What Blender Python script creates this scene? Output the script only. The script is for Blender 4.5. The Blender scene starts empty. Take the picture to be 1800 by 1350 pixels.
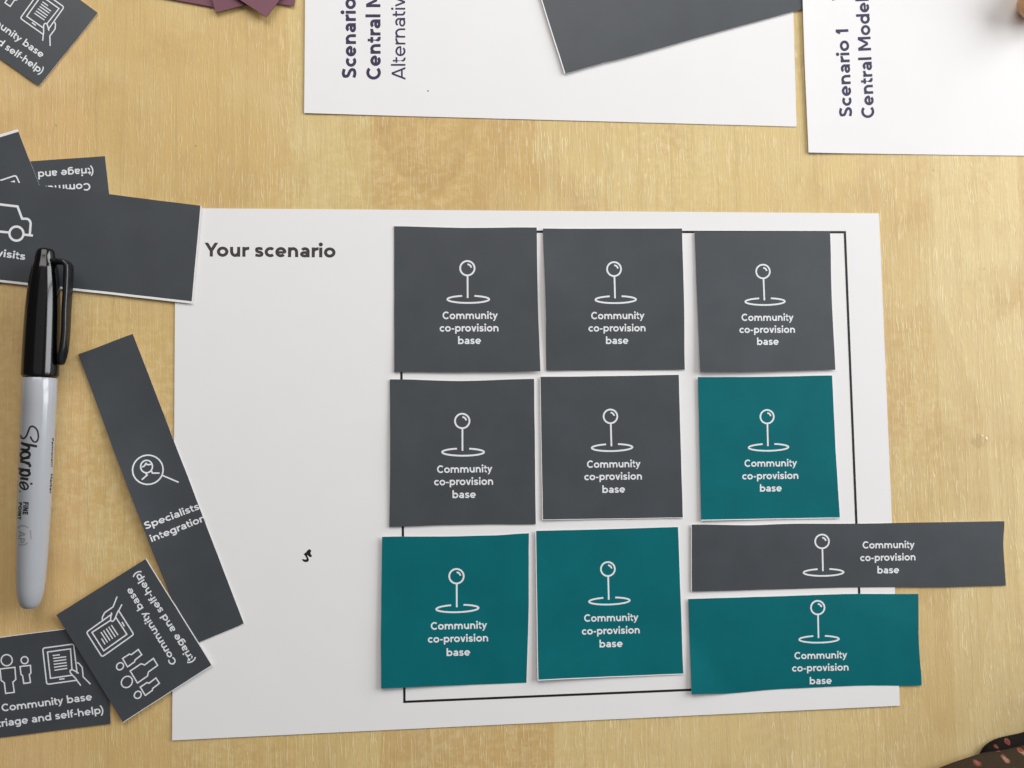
import bpy, bmesh, math, random
from mathutils import Matrix, Vector, noise

# ------------------------------------------------------------------ camera
MM = 0.001
FOC = 1490.0                                   # focal length in photo pixels (1800 wide)
ROT = Vector((-0.058, 0.090913, 0.013801))     # pose measured from the A4 page on the table
TRN = Vector((-132.368302, -138.694525, -330.244404))
RM = Matrix.Rotation(ROT.length, 3, ROT.normalized())
RT = RM.transposed()
CAMP = -(RT @ TRN)                             # camera position, mm over the table

S = bpy.context.scene
COL = S.collection
cam = bpy.data.cameras.new('camera')
cam.sensor_width = 36.0
cam.lens = FOC / 1800.0 * 36.0
cam.clip_start = 0.01
cam.clip_end = 20.0
cam.dof.use_dof = True
cam.dof.focus_distance = 0.345
cam.dof.aperture_fstop = 11.0
cam_o = bpy.data.objects.new('camera', cam)
COL.objects.link(cam_o)
M4 = RT.to_4x4()
M4.translation = CAMP * MM
cam_o.matrix_world = M4
S.camera = cam_o

# ------------------------------------------------------------------ light
W = bpy.data.worlds.new('World')
S.world = W
W.use_nodes = True
wn = W.node_tree
bg = wn.nodes['Background']
bg.inputs['Strength'].default_value = 0.13
wg = wn.nodes.new('ShaderNodeNewGeometry')
wsep = wn.nodes.new('ShaderNodeSeparateXYZ')
wr = wn.nodes.new('ShaderNodeValToRGB')
wn.links.new(wg.outputs['Incoming'], wsep.inputs[0])
wmap = wn.nodes.new('ShaderNodeMapRange')
wmap.inputs['From Min'].default_value = 1.0
wmap.inputs['From Max'].default_value = -1.0
wn.links.new(wsep.outputs['X'], wmap.inputs['Value'])
wn.links.new(wmap.outputs[0], wr.inputs[0])
wr.color_ramp.elements[0].color = (0.55, 0.50, 0.44, 1)      # the dim room on the left
wr.color_ramp.elements[1].color = (1.25, 1.25, 1.28, 1)      # the bright side of the room
wn.links.new(wr.outputs[0], bg.inputs['Color'])

def area(name, loc, target, sx, sy, power, color):
    l = bpy.data.lights.new(name, 'AREA')
    l.shape = 'RECTANGLE'
    l.size, l.size_y, l.energy, l.color = sx, sy, power, color
    o = bpy.data.objects.new(name, l)
    COL.objects.link(o)
    o.location = loc
    d = Vector(target) - Vector(loc)
    o.rotation_euler = d.to_track_quat('-Z', 'Y').to_euler()
    return o
# the window to the right of the table, four panes
WC = Vector((1.24, 0.55, 0.56))
WT = Vector((0.15, 0.105, 0.0))
_d = (WT - WC).normalized()
_s = Vector((-_d.y, _d.x, 0)).normalized()
_u = Vector((0, 0, 1))
for i in (-1, 1):
    for j in (-1, 1):
        p = WC + _s * (0.27 * i) + _u * (0.23 * j)
        area('window_light', p, p + Vector((_d.x, _d.y, -0.35)), 0.48, 0.42, 5.6, (0.96, 0.985, 1.0))
# an unseen lamp added past the far end to grade the brightness, and daylight bounced off the ceiling
area('added_far_light', (0.02, 0.86, 0.62), (0.06, 0.22, 0.0), 0.9, 0.5, 5.9, (1.0, 0.985, 0.96))
area('ceiling_light', (0.35, 0.45, 1.7), (0.2, 0.12, 0), 1.6, 1.4, 2.0, (1.0, 0.97, 0.93))

S.view_settings.view_transform = 'Standard'
S.view_settings.look = 'None'
S.view_settings.exposure = 0.0
S.view_settings.gamma = 1.0
S.view_settings.use_curve_mapping = False

# ------------------------------------------------------------------ helpers
def T(px, py, z=0.0):
    """photo measurement -> point on the horizontal plane z (mm)"""
    d = RT @ Vector(((px - 900.0) / FOC, -(py - 675.0) / FOC, -1.0))
    k = (z - CAMP.z) / d.z
    return CAMP + d * k

def tag(o, label=None, cat=None, group=None, kind=None):
    if label: o['label'] = label
    if cat: o['category'] = cat
    if group: o['group'] = group
    if kind: o['kind'] = kind
    return o

def mesh_obj(name, verts, faces, mats, parent=None, mat_idx=None, smooth=False):
    me = bpy.data.meshes.new(name)
    me.from_pydata([(v[0] * MM, v[1] * MM, v[2] * MM) for v in verts], [], faces)
    if not isinstance(mats, (list, tuple)): mats = [mats]
    for m in mats: me.materials.append(m)
    if mat_idx: me.polygons.foreach_set('material_index', mat_idx)
    if smooth: me.polygons.foreach_set('use_smooth', [True] * len(me.polygons))
    me.update()
    o = bpy.data.objects.new(name, me)
    COL.objects.link(o)
    if parent: o.parent = parent
    return o

class N:
    """small node-tree helper"""
    def __init__(s, name):
        s.m = bpy.data.materials.new(name)
        s.m.use_nodes = True
        s.t = s.m.node_tree
        s.b = s.t.nodes['Principled BSDF']
    def n(s, typ, **kw):
        nd = s.t.nodes.new(typ)
        for k, v in kw.items(): setattr(nd, k, v)
        return nd
    def l(s, a, b): s.t.links.new(a, b)
    def coord(s, scale=(1, 1, 1), loc=(0, 0, 0), rot=(0, 0, 0)):
        c = s.n('ShaderNodeTexCoord')
        m = s.n('ShaderNodeMapping')
        m.inputs['Scale'].default_value = scale
        m.inputs['Location'].default_value = loc
        m.inputs['Rotation'].default_value = rot
        s.l(c.outputs['Object'], m.inputs['Vector'])
        return m.outputs[0]
    def noise(s, vec, scale=1.0, detail=2.0, rough=0.5, dist=0.0):
        nd = s.n('ShaderNodeTexNoise')
        nd.inputs['Scale'].default_value = scale
        nd.inputs['Detail'].default_value = detail
        nd.inputs['Roughness'].default_value = rough
        nd.inputs['Distortion'].default_value = dist
        s.l(vec, nd.inputs['Vector'])
        return nd.outputs['Fac']
    def ramp(s, fac, stops, interp='LINEAR'):
        nd = s.n('ShaderNodeValToRGB')
        cr = nd.color_ramp
        cr.interpolation = interp
        while len(cr.elements) < len(stops): cr.elements.new(0.5)
        for e, (p, c) in zip(cr.elements, stops):
            e.position = p
            e.color = (c, c, c, 1) if isinstance(c, (int, float)) else (*c, 1)
        s.l(fac, nd.inputs[0])
        return nd.outputs[0]
    def math(s, op, a, b=None, c=None):
        nd = s.n('ShaderNodeMath', operation=op)
        for i, v in enumerate((a, b, c)):
            if v is None: continue
            if isinstance(v, (int, float)): nd.inputs[i].default_value = v
            else: s.l(v, nd.inputs[i])
        return nd.outputs[0]
    def mix(s, fac, a, b, blend='MIX'):
        nd = s.n('ShaderNodeMix', data_type='RGBA', blend_type=blend)
        for sock, v in ((nd.inputs[0], fac), (nd.inputs[6], a), (nd.inputs[7], b)):
            if isinstance(v, (int, float)): sock.default_value = v
            elif isinstance(v, tuple): sock.default_value = (*v, 1)
            else: s.l(v, sock)
        return nd.outputs[2]
    def bump(s, h, strength, dist, prev=None):
        nd = s.n('ShaderNodeBump')
        nd.inputs['Strength'].default_value = strength
        nd.inputs['Distance'].default_value = dist
        s.l(h, nd.inputs['Height'])
        if prev is not None: s.l(prev, nd.inputs['Normal'])
        return nd.outputs[0]
    def set(s, rough=None, spec=None, base=None, coat=None):
        if rough is not None: s.b.inputs['Roughness'].default_value = rough
        if spec is not None: s.b.inputs['Specular IOR Level'].default_value = spec
        if base is not None: s.b.inputs['Base Color'].default_value = (*base, 1)
        if coat is not None: s.b.inputs['Coat Weight'].default_value = coat

# ------------------------------------------------------------------ materials
def wood_mat():
    k = N('beech_laminate')
    sep = k.n('ShaderNodeSeparateXYZ')
    k.l(k.coord(rot=(0, 0, math.radians(-0.6))), sep.inputs[0])
    X, Y = sep.outputs[0], sep.outputs[1]
    # strips of slightly different tone, hard joints running along the grain
    wob = k.math('MULTIPLY', k.math('SUBTRACT', k.noise(k.coord((6, 9, 1)), 1.0, 1.0), 0.5), 0.012)
    bx = k.math('DIVIDE', k.math('ADD', k.math('ADD', X, 0.30), wob), 0.9)
    col = k.ramp(bx, [(0.0, (.60, .405, .165)), (0.145, (.66, .445, .195)), (0.296, (.625, .435, .180)), (0.385, (.655, .49, .215)), (0.418, (.60, .405, .165)),
                      (0.498, (.665, .495, .225)), (0.655, (.635, .465, .215)), (0.690, (.675, .52, .260)), (0.735, (.64, .465, .225)), (0.765, (.69, .55, .305)), (0.86, (.63, .45, .205))], 'CONSTANT')
    # soft warm and pale clouds, slightly stretched across the grain
    n1 = k.noise(k.coord((38, 30, 1), (3, 1, 0)), 1.0, 4.0, 0.6)
    col = k.mix(k.math('MULTIPLY', k.ramp(n1, [(.50, 0.0), (.68, 1.0)]), 0.42), col, (0.50, 0.310, 0.135))
    n3 = k.noise(k.coord((26, 18, 1), (8, 3, 0)), 1.0, 4.0, 0.62)
    col = k.mix(k.math('MULTIPLY', k.ramp(n3, [(.50, 0.0), (.66, 1.0)]), 0.30), col, (0.72, 0.585, 0.32))
    # ripple figure, small pale flakes
    fig = k.noise(k.coord((230, 330, 1), (0, 4, 0)), 1.0, 3.0, 0.6)
    figm = k.ramp(k.noise(k.coord((11, 6, 1), (2, 8, 0)), 1.0, 2.0), [(.42, 0.0), (.60, 1.0)])
    col = k.mix(k.math('MULTIPLY', k.math('MULTIPLY', k.ramp(fig, [(.46, 0.0), (.60, 1.0)]), figm), 0.42), col, (0.74, 0.59, 0.31))
    # cathedral arches (nested U shapes)
    def arches(x0, y0, kx, ky, freq, rad):
        dx = k.math('MULTIPLY', k.math('SUBTRACT', X, x0), kx)
        dy = k.math('MULTIPLY', k.math('SUBTRACT', Y, y0), ky)
        wv = k.math('MULTIPLY', k.math('SUBTRACT', k.noise(k.coord((45, 22, 1), (1, 3, 0)), 1.0, 2.0), 0.5), 0.5)
        r = k.math('ADD', k.math('SQRT', k.math('ADD', k.math('MULTIPLY', dx, dx), k.math('MULTIPLY', dy, dy))), wv)
        saw = k.math('FRACT', k.math('MULTIPLY', r, freq))
        s2 = k.ramp(saw, [(0.0, 0.0), (0.30, .22), (0.86, 1.0), (0.94, 0.75), (1.0, 0.0)])
        fade = k.ramp(k.math('DIVIDE', r, rad), [(0.45, 1.0), (1.0, 0.0)])
        return k.math('MULTIPLY', s2, fade)
    a1 = arches(0.104, 0.276, 56.0, 22.5, 1.45, 2.9)
    a2 = arches(0.318, 0.075, 60.0, 17.0, 1.3, 3.0)
    col = k.mix(k.math('MULTIPLY', a1, 0.40), col, (0.46, 0.295, 0.115))
    col = k.mix(k.math('MULTIPLY', a2, 0.22), col, (0.48, 0.31, 0.125))
    # long hair-fine grain lines
    g1 = k.noise(k.coord((520, 7, 1), (7, 0, 0)), 1.0, 3.0, 0.6)
    col = k.mix(k.math('MULTIPLY', k.ramp(g1, [(.36, 1.0), (.50, 0.0)]), 0.26), col, (0.47, 0.315, 0.14))
    g2 = k.noise(k.coord((1500, 26, 1), (1, 6, 0)), 1.0, 2.0, 0.5)
    col = k.mix(k.math('MULTIPLY', k.ramp(g2, [(.34, 1.0), (.46, 0.0)]), 0.17), col, (0.43, 0.285, 0.125))
    # embossed pores: short pale ticks along the grain
    lean = k.math('MULTIPLY', k.math('SUBTRACT', k.noise(k.coord((14, 22, 1), (5, 5, 0)), 1.0, 2.0), 0.5), 0.004)
    comb = k.n('ShaderNodeCombineXYZ')
    k.l(k.math('ADD', X, lean), comb.inputs[0]); k.l(Y, comb.inputs[1])
    mp = k.n('ShaderNodeMapping'); mp.inputs['Scale'].default_value = (1450, 62, 1)
    k.l(comb.outputs[0], mp.inputs[0])
    g = k.noise(mp.outputs[0], 1.0, 1.0, 0.4)
    tick = k.ramp(g, [(.560, 0.0), (.590, 1.0), (.615, 1.0), (.66, .12)])
    dens = k.ramp(k.noise(k.coord((30, 16, 1), (9, 2, 0)), 1.0, 3.0), [(.36, 0.30), (.58, 1.0)])
    dens = k.math('MULTIPLY', dens, k.ramp(bx, [(.20, .25), (.55, 1.0)]))
    tick = k.math('MULTIPLY', tick, dens)
    col = k.mix(k.math('MULTIPLY', tick, 0.60), col, (0.86, 0.72, 0.43))
    # small dark flecks
    fl = k.ramp(k.noise(k.coord((330, 260, 1), (4, 4, 0)), 1.0, 1.0), [(.79, 0.0), (.82, 1.0)])
    col = k.mix(k.math('MULTIPLY', fl, 0.5), col, (0.25, 0.14, 0.05))
    k.l(col, k.b.inputs['Base Color'])
    fine = k.noise(k.coord((1000, 620, 1)), 1.0, 3.0, 0.6)
    b1 = k.bump(tick, 0.55, 0.00024)
    b2 = k.bump(fine, 0.34, 0.00022, b1)
    k.l(b2, k.b.inputs['Normal'])
    k.l(k.ramp(n1, [(.3, 0.44), (.7, 0.54)]), k.b.inputs['Roughness'])
    k.set(spec=0.22)
    return k.m

def paper_mat(name, base, rough=0.75, spec=0.25, mott=0.03, bump=0.10):
    k = N(name)
    a = k.noise(k.coord((60, 60, 60)), 1.0, 3.0)
    b = k.noise(k.coord((2200, 2200, 2200)), 1.0, 2.0)
    lo = tuple(c * (1 - mott) for c in base); hi = tuple(min(1, c * (1 + mott)) for c in base)
    c1 = k.mix(k.ramp(a, [(.35, 0.0), (.65, 1.0)]), lo, hi)
    c2 = k.mix(k.math('MULTIPLY', k.ramp(b, [(.35, 0.0), (.65, 1.0)]), 0.35), c1, tuple(c * (1 - mott * 2.0) for c in base))
    k.l(c2, k.b.inputs['Base Color'])
    k.l(k.bump(b, bump, 0.00008), k.b.inputs['Normal'])
    k.set(rough=rough, spec=spec)
    return k.m

WOOD = wood_mat()
WHITE = paper_mat('white_paper', (0.79, 0.772, 0.772), 0.85, 0.15, 0.006)
CUT = paper_mat('cut_paper_edge', (0.76, 0.74, 0.73), 0.9, 0.1, 0.02)
GREY = paper_mat('grey_toner_print', (0.056, 0.062, 0.070), 0.42, 0.42, 0.07, 0.25)
TEAL = paper_mat('teal_toner_print', (0.003, 0.130, 0.150), 0.50, 0.10, 0.06, 0.22)
PURPLE = paper_mat('plum_toner_print', (0.19, 0.082, 0.108), 0.6, 0.2, 0.05, 0.2)
EDGE_SHADE = paper_mat('plum_edge_shade', (0.05, 0.022, 0.02), 0.9, 0.1, 0.05)  # shadow along the thick card edges is put into this dark colour
INKW = paper_mat('unprinted_white_lettering', (0.76, 0.77, 0.79), 0.8, 0.15, 0.02)
NAVY = paper_mat('navy_toner', (0.034, 0.027, 0.072), 0.6, 0.3, 0.08)
CHAR = paper_mat('charcoal_toner', (0.052, 0.042, 0.042), 0.6, 0.3, 0.08)
BLACKINK = paper_mat('black_ink', (0.010, 0.010, 0.011), 0.6, 0.3, 0.08)

def plastic(name, base, rough, coat=0.0, scuff=0.0):
    k = N(name)
    k.set(rough=rough, spec=0.5, base=base, coat=coat)
    n_ = k.noise(k.coord((900, 200, 900)), 1.0, 4.0, 0.65)
    k.l(k.ramp(n_, [(.35, rough), (.72, rough + 0.03 + scuff)]), k.b.inputs['Roughness'])
    k.l(k.bump(k.noise(k.coord((500, 120, 500)), 1.0, 3.0), 0.008 + scuff * 0.3, 0.0001), k.b.inputs['Normal'])
    return k.m
CAPM = plastic('black_cap_plastic', (0.002, 0.002, 0.0025), 0.12, 0.0)
CLIPM = plastic('scuffed_black_plastic', (0.006, 0.006, 0.008), 0.17, 0.0, 0.22)
BARREL = plastic('light_grey_barrel', (0.34, 0.35, 0.375), 0.15, 0.2)
PENINK = plastic('black_barrel_print', (0.012, 0.011, 0.012), 0.35)
PENINK2 = plastic('worn_barrel_print', (0.16, 0.16, 0.165), 0.4)

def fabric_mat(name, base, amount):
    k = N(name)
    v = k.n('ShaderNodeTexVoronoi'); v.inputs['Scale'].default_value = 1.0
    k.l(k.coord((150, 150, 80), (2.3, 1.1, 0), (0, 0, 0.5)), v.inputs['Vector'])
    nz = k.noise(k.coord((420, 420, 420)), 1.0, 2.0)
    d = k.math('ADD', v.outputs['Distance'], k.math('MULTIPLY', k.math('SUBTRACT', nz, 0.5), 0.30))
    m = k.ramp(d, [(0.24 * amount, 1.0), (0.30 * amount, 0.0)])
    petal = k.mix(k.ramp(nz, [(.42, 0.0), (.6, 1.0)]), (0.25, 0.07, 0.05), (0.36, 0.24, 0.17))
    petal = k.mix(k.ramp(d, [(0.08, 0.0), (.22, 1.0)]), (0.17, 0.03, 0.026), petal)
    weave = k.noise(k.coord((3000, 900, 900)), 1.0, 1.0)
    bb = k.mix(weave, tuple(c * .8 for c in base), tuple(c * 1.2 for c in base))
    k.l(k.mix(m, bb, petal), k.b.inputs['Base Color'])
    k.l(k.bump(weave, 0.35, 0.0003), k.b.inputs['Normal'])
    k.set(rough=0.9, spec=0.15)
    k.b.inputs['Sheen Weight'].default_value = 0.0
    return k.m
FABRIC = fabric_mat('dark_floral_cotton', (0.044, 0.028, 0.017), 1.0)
SHADED_FABRIC = fabric_mat('shaded_floral_cotton', (0.011, 0.007, 0.006), 0.62)  # floral cotton with the shade inside the sleeve fold put into its colour

def skin_mat():
    k = N('tanned_skin')
    a = k.noise(k.coord((220, 220, 220)), 1.0, 3.0)
    k.l(k.mix(a, (0.62, 0.32, 0.16), (0.74, 0.44, 0.25)), k.b.inputs['Base Color'])
    k.l(k.bump(k.noise(k.coord((900, 900, 900)), 1.0, 2.0), 0.2, 0.0003), k.b.inputs['Normal'])
    k.set(rough=0.55, spec=0.35)
    k.b.inputs['Subsurface Weight'].default_value = 0.15
    k.b.inputs['Subsurface Radius'].default_value = (0.004, 0.0015, 0.0008)
    return k.m
SKIN = skin_mat()

# ------------------------------------------------------------------ stroke lettering
def arc(cx, cy, rx, ry, a0, a1, n=20):
    return [(cx + rx * math.cos(math.radians(a0 + (a1 - a0) * i / n)), cy + ry * math.sin(math.radians(a0 + (a1 - a0) * i / n))) for i in range(n + 1)]

def spline(pts, n=7):
    p = [pts[0]] + list(pts) + [pts[-1]]
    out = []
    for i in range(1, len(p) - 2):
        a, b, c, d = p[i - 1], p[i], p[i + 1], p[i + 2]
        for j in range(n):
            t = j / n
            out.append(tuple(0.5 * (2 * b[q] + (c[q] - a[q]) * t + (2 * a[q] - 5 * b[q] + 4 * c[q] - d[q]) * t * t + (3 * b[q] - a[q] - 3 * c[q] + d[q]) * t ** 3) for q in (0, 1)))
    out.append(tuple(pts[-1]))
    return out

def glyph(ch, w):
    """strokes of one letter, cap height 1: ('R',points,width,closed) ribbons, ('P',polygon)"""
    h = w / 2
    XH = 0.71
    o = 0.014
    R = lambda pts, ww=w, closed=False: ('R', pts, ww, closed)
    V = lambda x, y0, y1: ('R', [(x, y0), (x, y1)], w, False)
    H = lambda x0, x1, y, ww=w * .92: ('R', [(x0, y), (x1, y)], ww, False)
    def D(x0, y0, x1, y1, ww=w):
        hw = ww / abs(math.sin(math.atan2(y1 - y0, x1 - x0))) / 2
        return ('P', [(x0 - hw, y0), (x0 + hw, y0), (x1 + hw, y1), (x1 - hw, y1)])
    def dot(x, y, r): return ('P', arc(x, y, r, r, 0, 360 - 18, 19))
    def bowl(cx, ww=.77): return R(arc(cx, XH / 2, ww / 2 - h, XH / 2 + o - h, 0, 360 - 12, 29), w, True)
    def arch(x0, x1, base=0.0, top=XH):
        ry = 0.30 * (x1 - x0) / .52
        return R(arc((x0 + x1) / 2, top + o - h - ry, (x1 - x0) / 2, ry, 168, 0, 18) + [(x1, base)])
    sb, rb = .072, .04
    def sh(strokes, dx):
        out = []
        for s in strokes:
            if s[0] == 'R': out.append(('R', [(x + dx, y) for x, y in s[1]], s[2], s[3]))
            else: out.append(('P', [(x + dx, y) for x, y in s[1]]))
        return out
    g = []; L = sb; Rr = sb; wd = 0.5
    if ch == ' ': return [], .37
    if ch == 'o': wd = .79; g = [R(arc(wd / 2, XH / 2, wd / 2 - h, XH / 2 + o - h, 0, 348, 29), w, True)]; L = Rr = rb
    elif ch == 'n': wd = .70; g = [V(h, 0, XH), arch(h, wd - h)]
    elif ch == 'h': wd = .70; g = [V(h, 0, 1.05), arch(h, wd - h)]
    elif ch == 'm': wd = 1.16; g = [V(h, 0, XH), arch(h, wd / 2), arch(wd / 2, wd - h)]
    elif ch == 'u':
        wd = .70; ry = .30
        g = [V(wd - h, 0, XH), R([(h, XH)] + arc(wd / 2, -o + h + ry, wd / 2 - h, ry, 180, 348, 18))]
    elif ch == 'r': wd = .44; g = [V(h, 0, XH), R(arc(wd + .02, .40, wd + .02 - h, XH + o - h - .40, 172, 88, 12))]; Rr = .0
    elif ch == 'c': wd = .66; g = [R(arc(.385, XH / 2, .385 - h, XH / 2 + o - h, 46, 314, 24))]; L = rb; Rr = .03
    elif ch == 'e':
        wd = .76; g = [R(arc(.38, XH / 2, .38 - h, XH / 2 + o - h, -7, 318, 28)), H(h, wd - h * .6, XH / 2 - .015, w * .8)]; L = rb; Rr = rb
    elif ch == 'a':
        wd = .66
        g = [R([(wd - h, 0), (wd - h, .42)] + arc(wd / 2 + .01, .43, wd / 2 - h - .01, XH + o - h - .43, 6, 150, 16)),
             R(arc(.315, .215, .315 - h, .215 + o - h * .95, 0, 348, 26), w * .92, True)]
        L = .05
    elif ch == 'i': wd = w; g = [V(h, 0, XH), dot(h, .93, w * .66)]
    elif ch == 'l': wd = w; g = [V(h, 0, 1.05)]
    elif ch == 's':
        wd = .60; t = XH + o - h; b = -o + h
        g = [R(spline([(wd - .07, XH - .12), (wd * .75, t - .03), (wd * .5, t), (wd * .24, t - .035), (h + .03, t - .15), (wd * .30, XH / 2 + .04), (wd * .68, XH / 2 - .035), (wd - h, b + .145), (wd * .76, b + .03), (wd * .48, b), (wd * .22, b + .03), (.045, .135)]), w * .93)]
        L = Rr = .04
    elif ch == 'p': wd = .77; g = [V(h, -.29, XH), bowl(wd / 2)]; Rr = rb
    elif ch == 'b': wd = .77; g = [V(h, 0, 1.05), bowl(wd / 2)]; Rr = rb
    elif ch == 'd': wd = .77; g = [V(wd - h, 0, 1.05), bowl(wd / 2)]; L = rb
    elif ch == 'g':
        wd = .76; g = [bowl(wd / 2, wd), R([(wd - h, XH), (wd - h, -.02)] + arc(wd / 2, -.02, wd / 2 - h, .27 - h + .02, 0, -140, 16))]; L = rb
    elif ch == 'f': wd = .42; g = [R([(h + .08, 0), (h + .08, .80)] + arc(h + .08 + .20, .80, .20, 1.06 - h - .80, 180, 82, 10)), H(0, wd - .02, XH - h * .9)]; L = .02; Rr = .0
    elif ch == 't': wd = .42; g = [R([(h + .08, .90), (h + .08, .22)] + arc(h + .08 + .17, .22, .17, .22 - h + o, 180, 292, 10)), H(0, wd, XH - h * .9)]; L = .02; Rr = .03
    elif ch == 'v': wd = .70; g = [D(wd / 2, 0, w * .55, XH), D(wd / 2, 0, wd - w * .55, XH)]; L = Rr = .01
    elif ch == 'y': wd = .71; g = [D(wd / 2 + .0, .02, w * .55, XH), ('P', [(wd - w * 1.10, XH), (wd, XH), (wd * .42, -.20), (wd * .24, -.29), (.07, -.27), (.10, -.125), (wd * .26, -.10)])]; L = Rr = .01
    elif ch == '-': wd = .36; g = [H(0, wd, XH / 2 + .0)]; L = Rr = .06
    elif ch == '(': wd = .28; g = [R(arc(.62, .40, .62 - h, .80, 122, 238, 16), w * .9)]; L = .05; Rr = .02
    elif ch == ')': wd = .28; g = [R(arc(-.34, .40, .62 - h, .80, 58, -58, 16), w * .9)]; L = .02; Rr = .05
    elif ch == '.': wd = w * 1.3; g = [dot(wd / 2, w * .6, w * .62)]
    elif ch == '1': wd = .36; g = [V(wd - h, 0, 1.0), ('P', [(wd - w * .5, 1.0), (wd - w, 1.0), (0.0, .74), (.10, .60), (wd - w * .6, .80)])]; Rr = .12; L = .06
    elif ch == 'C': wd = .90; g = [R(arc(.50, .5, .50 - h, .5 + o - h, 44, 316, 28))]; L = rb; Rr = .03
    elif ch == 'S':
        wd = .72; t = 1 + o - h; b = -o + h
        g = [R(spline([(wd - .07, .83), (wd * .72, t - .03), (wd * .48, t), (wd * .22, t - .06), (h + .04, t - .21), (wd * .28, .575), (wd * .68, .44), (wd - h, b + .21), (wd * .78, b + .05), (wd * .48, b), (wd * .22, b + .04), (.05, .17)]))]
        L = Rr = .05
    elif ch == 'Y': wd = .94; g = [D(wd / 2, .42, w * .58, 1.0), D(wd / 2, .42, wd - w * .58, 1.0), V(wd / 2, 0, .46)]; L = .0; Rr = -.13
    elif ch == 'A': wd = .96; g = [D(w * .55, 0, wd / 2, 1.0), D(wd - w * .55, 0, wd / 2, 1.0), H(.22, wd - .22, .26)]; L = Rr = .02
    elif ch == 'M': wd = 1.06; g = [V(h, 0, 1), V(wd - h, 0, 1), D(wd / 2, .22, h * 1.2, 1.0, w * .9), D(wd / 2, .22, wd - h * 1.2, 1.0, w * .9)]
    elif ch == 'P': wd = .72; g = [V(h, 0, 1), R([(h, 1 - h), (.42, 1 - h)] + arc(.42, .70, wd - h - .42, .30 - h, 90, -90, 14) + [(h, .40 + h)])]; Rr = .04
    elif ch == 'F': wd = .62; g = [V(h, 0, 1), H(h, wd, 1 - h * .92), H(h, wd - .05, .50)]; Rr = .03
    elif ch == 'I': wd = w; g = [V(h, 0, 1)]
    elif ch == 'N': wd = .82; g = [V(h, 0, 1), V(wd - h, 0, 1), D(wd - h * 1.2, 0, h * 1.2, 1.0, w * .95)]
    elif ch == 'E': wd = .62; g = [V(h, 0, 1), H(h, wd, 1 - h * .92), H(h, wd - .04, .50), H(h, wd, h * .92)]; Rr = .05
    elif ch == 'O': wd = 1.0; g = [R(arc(wd / 2, .5, wd / 2 - h, .5 + o - h, 0, 348, 29), w, True)]; L = Rr = rb
    elif ch == 'T': wd = .70; g = [V(wd / 2, 0, 1), H(0, wd, 1 - h * .92)]; L = Rr = .02
    elif ch == 'k': wd = .62; g = [V(h, 0, 1.05), D(h + .02, .30, wd - w * .6, XH), D(wd - w * .6, 0, h + .12, .42)]; Rr = .0
    return sh(g, L), wd + L + Rr

def layout(text, w):
    x = 0.0; out = []
    for ch in text:
        g, adv = glyph(ch, w)
        for s in g:
            if s[0] == 'R': out.append(('R', [(a + x, b) for a, b in s[1]], s[2], s[3]))
            else: out.append(('P', [(a + x, b) for a, b in s[1]]))
        x += adv
    xs = [p[0] for s in out for p in s[1]]
    pad = w / 2
    return out, min(xs) , max(xs)

def ribbon(pts, w, closed=False):
    """polyline -> list of quads (2-D) with mitred joints"""
    n = len(pts); Lf = []; Rg = []
    for i in range(n):
        if closed: a, b = pts[i - 1], pts[(i + 1) % n]
        else: a, b = pts[max(0, i - 1)], pts[min(n - 1, i + 1)]
        def un(p, q):
            dx, dy = q[0] - p[0], q[1] - p[1]; l = math.hypot(dx, dy) or 1e-9
            return dx / l, dy / l
        d1 = un(a, pts[i]) if a != pts[i] else un(pts[i], b)
        d2 = un(pts[i], b) if b != pts[i] else d1
        nx, ny = -(d1[1] + d2[1]), d1[0] + d2[0]
        l = math.hypot(nx, ny) or 1e-9
        nx, ny = nx / l, ny / l
        c = max(0.45, nx * -d1[1] + ny * d1[0])
        k = w / 2 / c
        Lf.append((pts[i][0] + nx * k, pts[i][1] + ny * k)); Rg.append((pts[i][0] - nx * k, pts[i][1] - ny * k))
    q = []
    for i in range(n if closed else n - 1):
        j = (i + 1) % n
        q.append((Rg[i], Rg[j], Lf[j], Lf[i]))
    return q

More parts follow.
